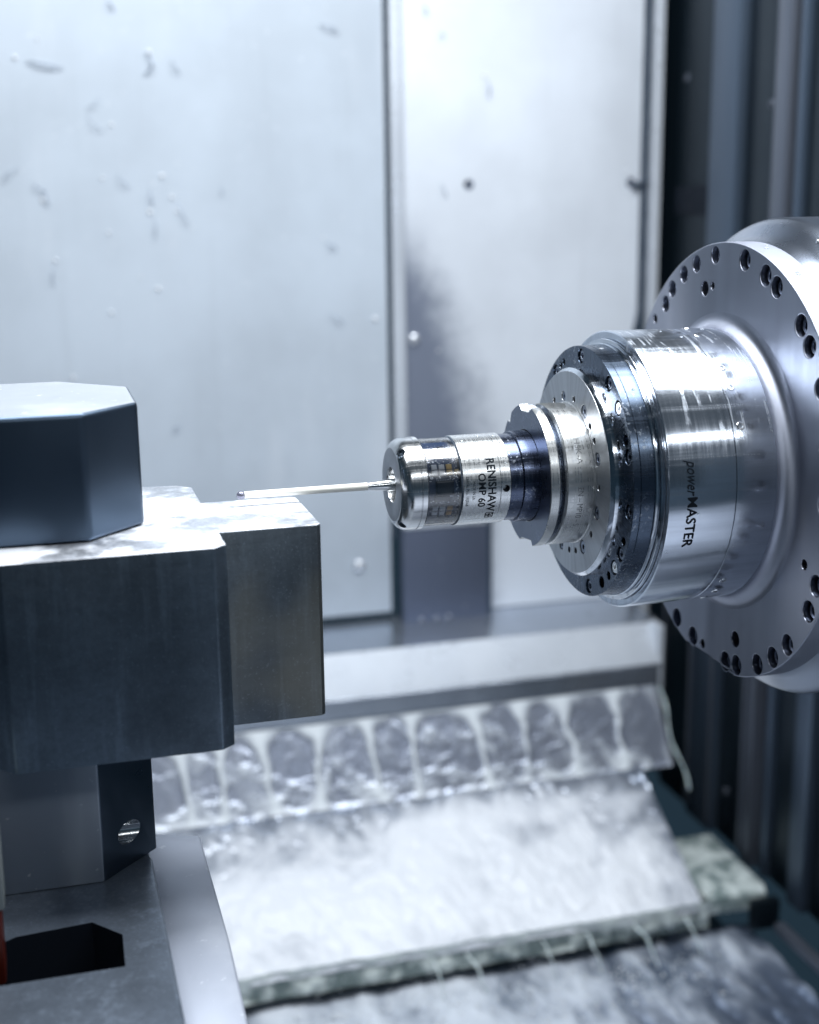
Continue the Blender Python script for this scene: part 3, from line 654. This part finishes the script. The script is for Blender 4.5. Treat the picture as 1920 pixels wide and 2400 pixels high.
# ================================================================== COOLANT TRAY
tray = thing('coolant_tray', (.2, .7, -.78), 'sloping steel chip tray flooded with white coolant below the wall', 'tray')
extrude_x('back_slope', [(.838, -.516), (.780, -.609), (.774, -.616)], -.7, .722, M['shade'], tray)
extrude_x('tray_floor', [(.7738, -.6162), (.590, -.722)], -.7, .672, M['shade'], tray)
extrude_x('tray_lip', [(.590, -.7235), (.5835, -.7225), (.580, -.725), (.580, -.756)], -.7, .680, M['slime'], tray)
def fbm(x, y, z=0, o=4): return noise.fractal(Vector((x, y, z)), 1.0, 2.0, o)
def water(name, mat, x0, x1, nx, prof, ny, fn, label):
    """sheet of liquid following a profile; fn(x, s) -> (height, foam)"""
    L = [0]
    for a, b in zip(prof, prof[1:]): L.append(L[-1]+hypot(b[0]-a[0], b[1]-a[1]))
    T = L[-1]; vs, fs, fo_ = [], [], []
    for j in range(ny+1):
        s = T*j/ny; k = max(i for i in range(len(L)) if L[i] <= s+1e-9); k = min(k, len(prof)-2); u = (s-L[k])/(L[k+1]-L[k])
        y = prof[k][0]+(prof[k+1][0]-prof[k][0])*u; z = prof[k][1]+(prof[k+1][1]-prof[k][1])*u
        ty, tz = (prof[k+1][0]-prof[k][0]), (prof[k+1][1]-prof[k][1]); q = hypot(ty, tz); ny_, nz_ = tz/q, -ty/q
        if nz_ < 0: ny_, nz_ = -ny_, -nz_
        for i in range(nx+1):
            x = x0+(x1(s/T)-x0)*i/nx; h, f = fn(x, s/T); vs.append((x, y+ny_*h, z+nz_*h)); fo_.append(f)
    for j in range(ny):
        for i in range(nx): a = j*(nx+1)+i; fs.append((a, a+1, a+nx+2, a+nx+1))
    o = mesh(name, vs, fs, mat, None, 0, own=True); o.data.shade_smooth()
    at = o.data.attributes.new('foam', 'FLOAT', 'POINT'); at.data.foreach_set('value', fo_); tag(o, label, None, None, 'structure'); return o
joints = [-.17, -.105, -.04, .024, .078, .134, .211, .282, .348, .437, .51, .571, .654, .714]
widths = [random.uniform(.75, 1.25) for _ in joints]
def fall(x, s):
    f = 0
    for j, (q, w) in enumerate(zip(joints, widths)):
        dx = x-q-(.010*s*(1 if j % 2 else -.6)+.006*noise.noise(Vector((j*3.1, s*4, 0))))
        if abs(dx) > .09: continue
        wid = w*(.0030+.0018*noise.noise(Vector((j*7.7, s*9, 5)))+.024*exp(-s/.11)+.014*max(0, s-.7))
        f = max(f, exp(-(dx/wid)**2))
    f *= 1-.5*min(1, max(0, s-.12)/.6)*(.5+.8*noise.noise(Vector((x*9, 4, 2)))**2*4)
    f = max(f, exp(-(s/(.024+.022*noise.noise(Vector((x*22, 0, 0)))))**2)*.7)
    f += .22*max(0, 1-abs(fbm((x+s*.05)*16, s*2.5, 11))*5)*(.3+s)+.26*max(0, 1-abs(fbm((x-s*.06)*13, s*1.2, 21))*4)
    low = max(0, (s-.62)/.38); f = f*.95+low*(.12+.55*max(0, .25+fbm(x*17, s*3)))
    f += .16*max(0, fbm(x*40, s*2.5, 3))
    if x > .690: f *= .35
    return .0015+.003*min(f, 1), min(1, f)
water('waterfall', M['fall'], -.2, lambda s: .722, 460, [(.8382, -.5155), (.7795, -.6085), (.7735, -.6155)], 90, fall, 'white coolant running down in joined streams over the dark back slope')
def pool(x, s):
    a = fbm(x*11, s*2.6, 1); b = fbm(x*30+a, s*7+a*2, 5); g_ = fbm(x*6+s*1.5, s*2.2, 8, 3); c_ = fbm(x*19+s*3+a, s*2.0, 3); f = .72+.28*s+.24*a+.08*b+.48*g_+.18*c_-.35*max(0, (x-.45)/.22)*(.6+a)
    k_ = min(1, s/.22); f = f*(.5+.5*k_)-.10*(1-k_)+.1*(1-k_)*b
    e = max(0, (x-.60)/.07); f -= .25*e*e
    return .004+.004*max(0, a+.3)+.002*b, max(0, min(1, f))
water('water', M['foam'], -.2, lambda s: .672+.0*s, 460, [(.7740, -.6150), (.586, -.7228), (.580, -.7262), (.579, -.731)], 130, pool, 'white foaming coolant sheet covering the sloping tray')
def lipf(x, s):
    a = fbm(x*24, s*1.2, 9); b = fbm(x*70, s*2, 2); f = .42+.8*a+.4*b-.15*s+.8*max(0, 1-s/.35)
    return .001+.004*max(0, f), max(0, min(1, f))
water('lip_water', M['slime'], -.2, lambda s: .682, 420, [(.5795, -.7180), (.5785, -.756)], 16, lipf, 'greenish coolant dribbling over the front lip of the tray')
def low(x, s):
    a = fbm(x*14, s*9, 4); b = fbm(x*45, s*26, 7); f = .68+.42*a+.22*b-(1.9*max(0, x-.42) if s < .3 else -.3)
    return .006*a+.003*b, max(0, min(1, f))
water('lower_water', M['foam_low'], -.7, lambda s: .752, 420, [(.600, -.775), (.45, -.782), (-.60, -.80)], 300, low, 'rippling coolant collecting in the lower trough')
# thin streams falling from the lip
def stream(x0, y0, z0, x1, y1, z1, w, label):
    vs, fs = [], []; n = 16; w *= .38
    for i in range(n+1):
        t_ = i/n; x = x0+(x1-x0)*t_+.003*noise.noise(Vector((x0*50, t_*4, 1))); y = y0+(y1-y0)*(1-(1-t_)**2); z = z0+(z1-z0)*t_**1.5; r = w*(1.5-.8*t_+.5*noise.noise(Vector((x0*90, t_*6, 0)))) if t_ < .95 else w*1.4
        for k in range(8): a = 2*pi*k/8; vs.append((x+r*cos(a), y+r*.5*sin(a), z))
    for i in range(n):
        for k in range(8): a = i*8+k; b = i*8+(k+1) % 8; fs.append((a, b, b+8, a+8))
    fs += [tuple(range(8))[::-1], tuple(range(n*8, n*8+8))]
    o = mesh('coolant_stream', vs, fs, M['ceramic_w'], None, 60, own=True); tag(o, label, 'coolant stream', 'coolant streams falling from the tray lip')
t = NT('stream_coolant'); t.set(Base_Color=(.58, .64, .64, 1), Roughness=.12, Subsurface_Weight=.2); M['ceramic_w'] = t.m
for i, (x, dx, w, lab) in enumerate([(.575, .020, .0042, 'thickest coolant stream, near the right end of the tray lip'), (.645, .012, .003, 'thin coolant stream at the far right end of the tray lip'), (.345, .018, .0036, 'slanting coolant stream at the middle of the tray lip'),
        (.300, .006, .0026, 'left of two close coolant streams at the middle of the lip'), (.445, .010, .0022, 'faint thin coolant stream between the middle and right ones'), (.505, .014, .003, 'coolant stream left of the thickest one under the lip')]):
    stream(x, .577, -.735, x+dx, .545, -.782, w, lab)
# coolant running down beside the ledge end
vs, fs = [], []; n = 40
for i in range(n+1):
    t_ = i/n; y = .842-.10*t_; z = -.515-.125*t_; x = .728+.004*sin(t_*9)+.004*t_; r = .0017+.0012*noise.noise(Vector((t_*7, 2, 0)))
    for k in range(8): a = 2*pi*k/8; vs.append((x+r*cos(a), y, z+r*sin(a)))
for i in range(n):
    for k in range(8): a = i*8+k; b = i*8+(k+1) % 8; fs.append((a, b, b+8, a+8))
tag(mesh('coolant_stream', vs, fs, M['ceramic_w'], None, 60, own=True), 'long narrow coolant stream running down the right edge of the back slope', 'coolant stream', 'coolant streams falling from the tray lip')

# gutter plate right of the tray
t = NT('stained_plate'); c = t.coord(); n = t.noise(22, c, 4, .6, .6); n2 = t.noise(70, c, 3)
t.set(Base_Color=t.mix(t.ramp(t.math('ADD', t.math('MULTIPLY', n, .75), t.math('MULTIPLY', n2, .25)), .38, .62), (.15, .20, .20), (.60, .66, .65)), Roughness=t.ramp(n, .3, .7, .12, .4)); t.bump(n, .2, .003); M['gut'] = t.m
gt = thing('gutter_plate', (.72, .65, -.735), 'pale greenish wet plate in the corner right of the tray', 'plate')
prism('plate_top', [(.684, .583), (.768, .577), (.776, .60), (.778, .755), (.684, .755)], -.745, -.7195, M['gut'], gt, .006)
bm = None
for m_ in (gt.children[0].data,):
    at = m_.attributes.new('foam', 'FLOAT', 'POINT'); at.data.foreach_set('value', [.60 if v.co.z > .01 else .1 for v in m_.vertices])
link('plate_bolt', rv, None, gt, (.757, .570, -.733), (0, 0, pi/2))
box('corner_bracket', (.740, .562, -.765), (.779, .576, -.725), M['cover_d'], gt, .002)
rl = box('floor_rail', (.756, -.2, -.755), (.772, .540, -.742), M['cover_l'], None, .004, own=True); tag(rl, 'grey metal rail on the floor at the lower right corner', 'rail')

# ================================================================== RIGHT SIDE COVERS
rc = thing('side_cover', (.80, .6, -.74), 'dark telescopic way cover of upright steel sheets on the right side', 'way cover')
def vbox(name, y0, y1, x0, mat, b=.003, z0=-.735, z1=.95): return box(name, (x0, y0, z0), (.83, y1, z1), mat, rc, b)
vbox('cover_sheet', .975, 1.06, .812, M['cover_d'])
vbox('cover_sheet', .862, .974, .800, M['cover_d'])
vbox('cover_post', .786, .861, .789, M['cover_m'], .006)
vbox('cover_sheet', .699, .785, .803, M['cover_d'])
vbox('cover_post', .664, .698, .790, M['cover_l'], .008)
vbox('cover_sheet', .652, .663, .812, M['cover_d'])
vbox('cover_sheet', .635, .651, .796, M['cover_m'], .004)
vbox('cover_sheet', .575, .634, .804, M['cover_d'], .003)
vbox('cover_post', .535, .574, .792, M['cover_m'], .006)
vbox('cover_sheet', .30, .534, .804, M['cover_d'], .003)
for y in (.965, .79, .857, .668, .694): box('edge_bead', (.786 if y < .95 else .797, y-.003, -.72), (.79 if y < .95 else .801, y+.003, -.25), M['cover_l'], rc, .001)
box('cross_joint', (.797, .864, .16), (.80, .972, .20), M['hole'], rc, .0005)
for y, x, z in ((.95, .797, .62), (.95, .797, .35), (.95, .797, -.30), (.72, .800, -.40), (.72, .800, .30), (.88, .797, -.62), (.76, .800, -.66)):
    link('cover_screw', bolt_mesh('cover_screw', .006, .004, .5, .3, M['cover_l']), None, rc, (x, y, z), (0, 0, 0))
fl_ = box('machine_base', (-1.6, -1.4, -.95), (.83, 1.3, -.90), M['cover_d'], None, .002, own=True); tag(fl_, None, None, None, 'structure'); fl_.name = 'floor'
M['door'] = plain('door_paint', (.11, .17, .23), .5)
# front door of the machine, behind the camera, with its window
dr = thing('machine_door', (.0, -1.55, -.9), 'dark painted machine door behind the camera', 'door')
for a, b in (((-1.4, -1.6, -.9), (1.5, -1.55, -.15)), ((-1.4, -1.6, .75), (1.5, -1.55, 1.3)), ((-1.4, -1.6, -.15), (-.7, -1.55, .75)), ((.8, -1.6, -.15), (1.5, -1.55, .75))): box('door_panel', a, b, M['door'], dr, .004)

# spray thrown up where the coolant falls off the lip: hundreds of tiny drops, one mass
vs, fs = [], []
ico = bmesh.new(); bmesh.ops.create_icosphere(ico, subdivisions=1, radius=1); iv = [v.co.copy() for v in ico.verts]; ico.verts.index_update(); jf = [tuple(v.index for v in f.verts) for f in ico.faces]; ico.free()
for i in range(900):
    k = random.random(); x = .12+.56*random.random()**1.3; y = .56-.10*random.random(); z = -.778+.028*random.random()**3; q = random.uniform(.0006, .0022)
    if k < .25: y = .5785; z = random.uniform(-.76, -.725); q *= .8
    b = len(vs); vs += [(x+v.x*q, y+v.y*q, z+v.z*q) for v in iv]; fs += [tuple(b+j for j in f) for f in jf]
t = NT('spray_drop'); t.set(Base_Color=(.9, .93, .96, 1), Roughness=.06, IOR=1.9, Metallic=.5); M['spray'] = t.m
o = mesh('spray', vs, fs, M['spray'], None, 0, own=True); o.data.shade_smooth(); tag(o, 'fine glittering spray of coolant along the foot of the tray lip', 'spray', None, 'stuff')

# added below the spindle, out of view: two sloping sheets that brighten its reflections
M['reflector'] = sheet('reflector_sheet', (.33, .36, .42), .4, .2)
ap = thing('unseen_reflector', (.42, -.3, -.7), 'added pale sloping sheet metal brightening the spindle from below, out of view', 'reflector')
extrude_x('reflector_sheet', [(-.66, -.26), (-.30, -.50)], .12, .79, M['reflector'], ap)
extrude_x('reflector_sheet', [(-.262, -.54), (-.06, -.64)], .12, .79, M['reflector'], ap)
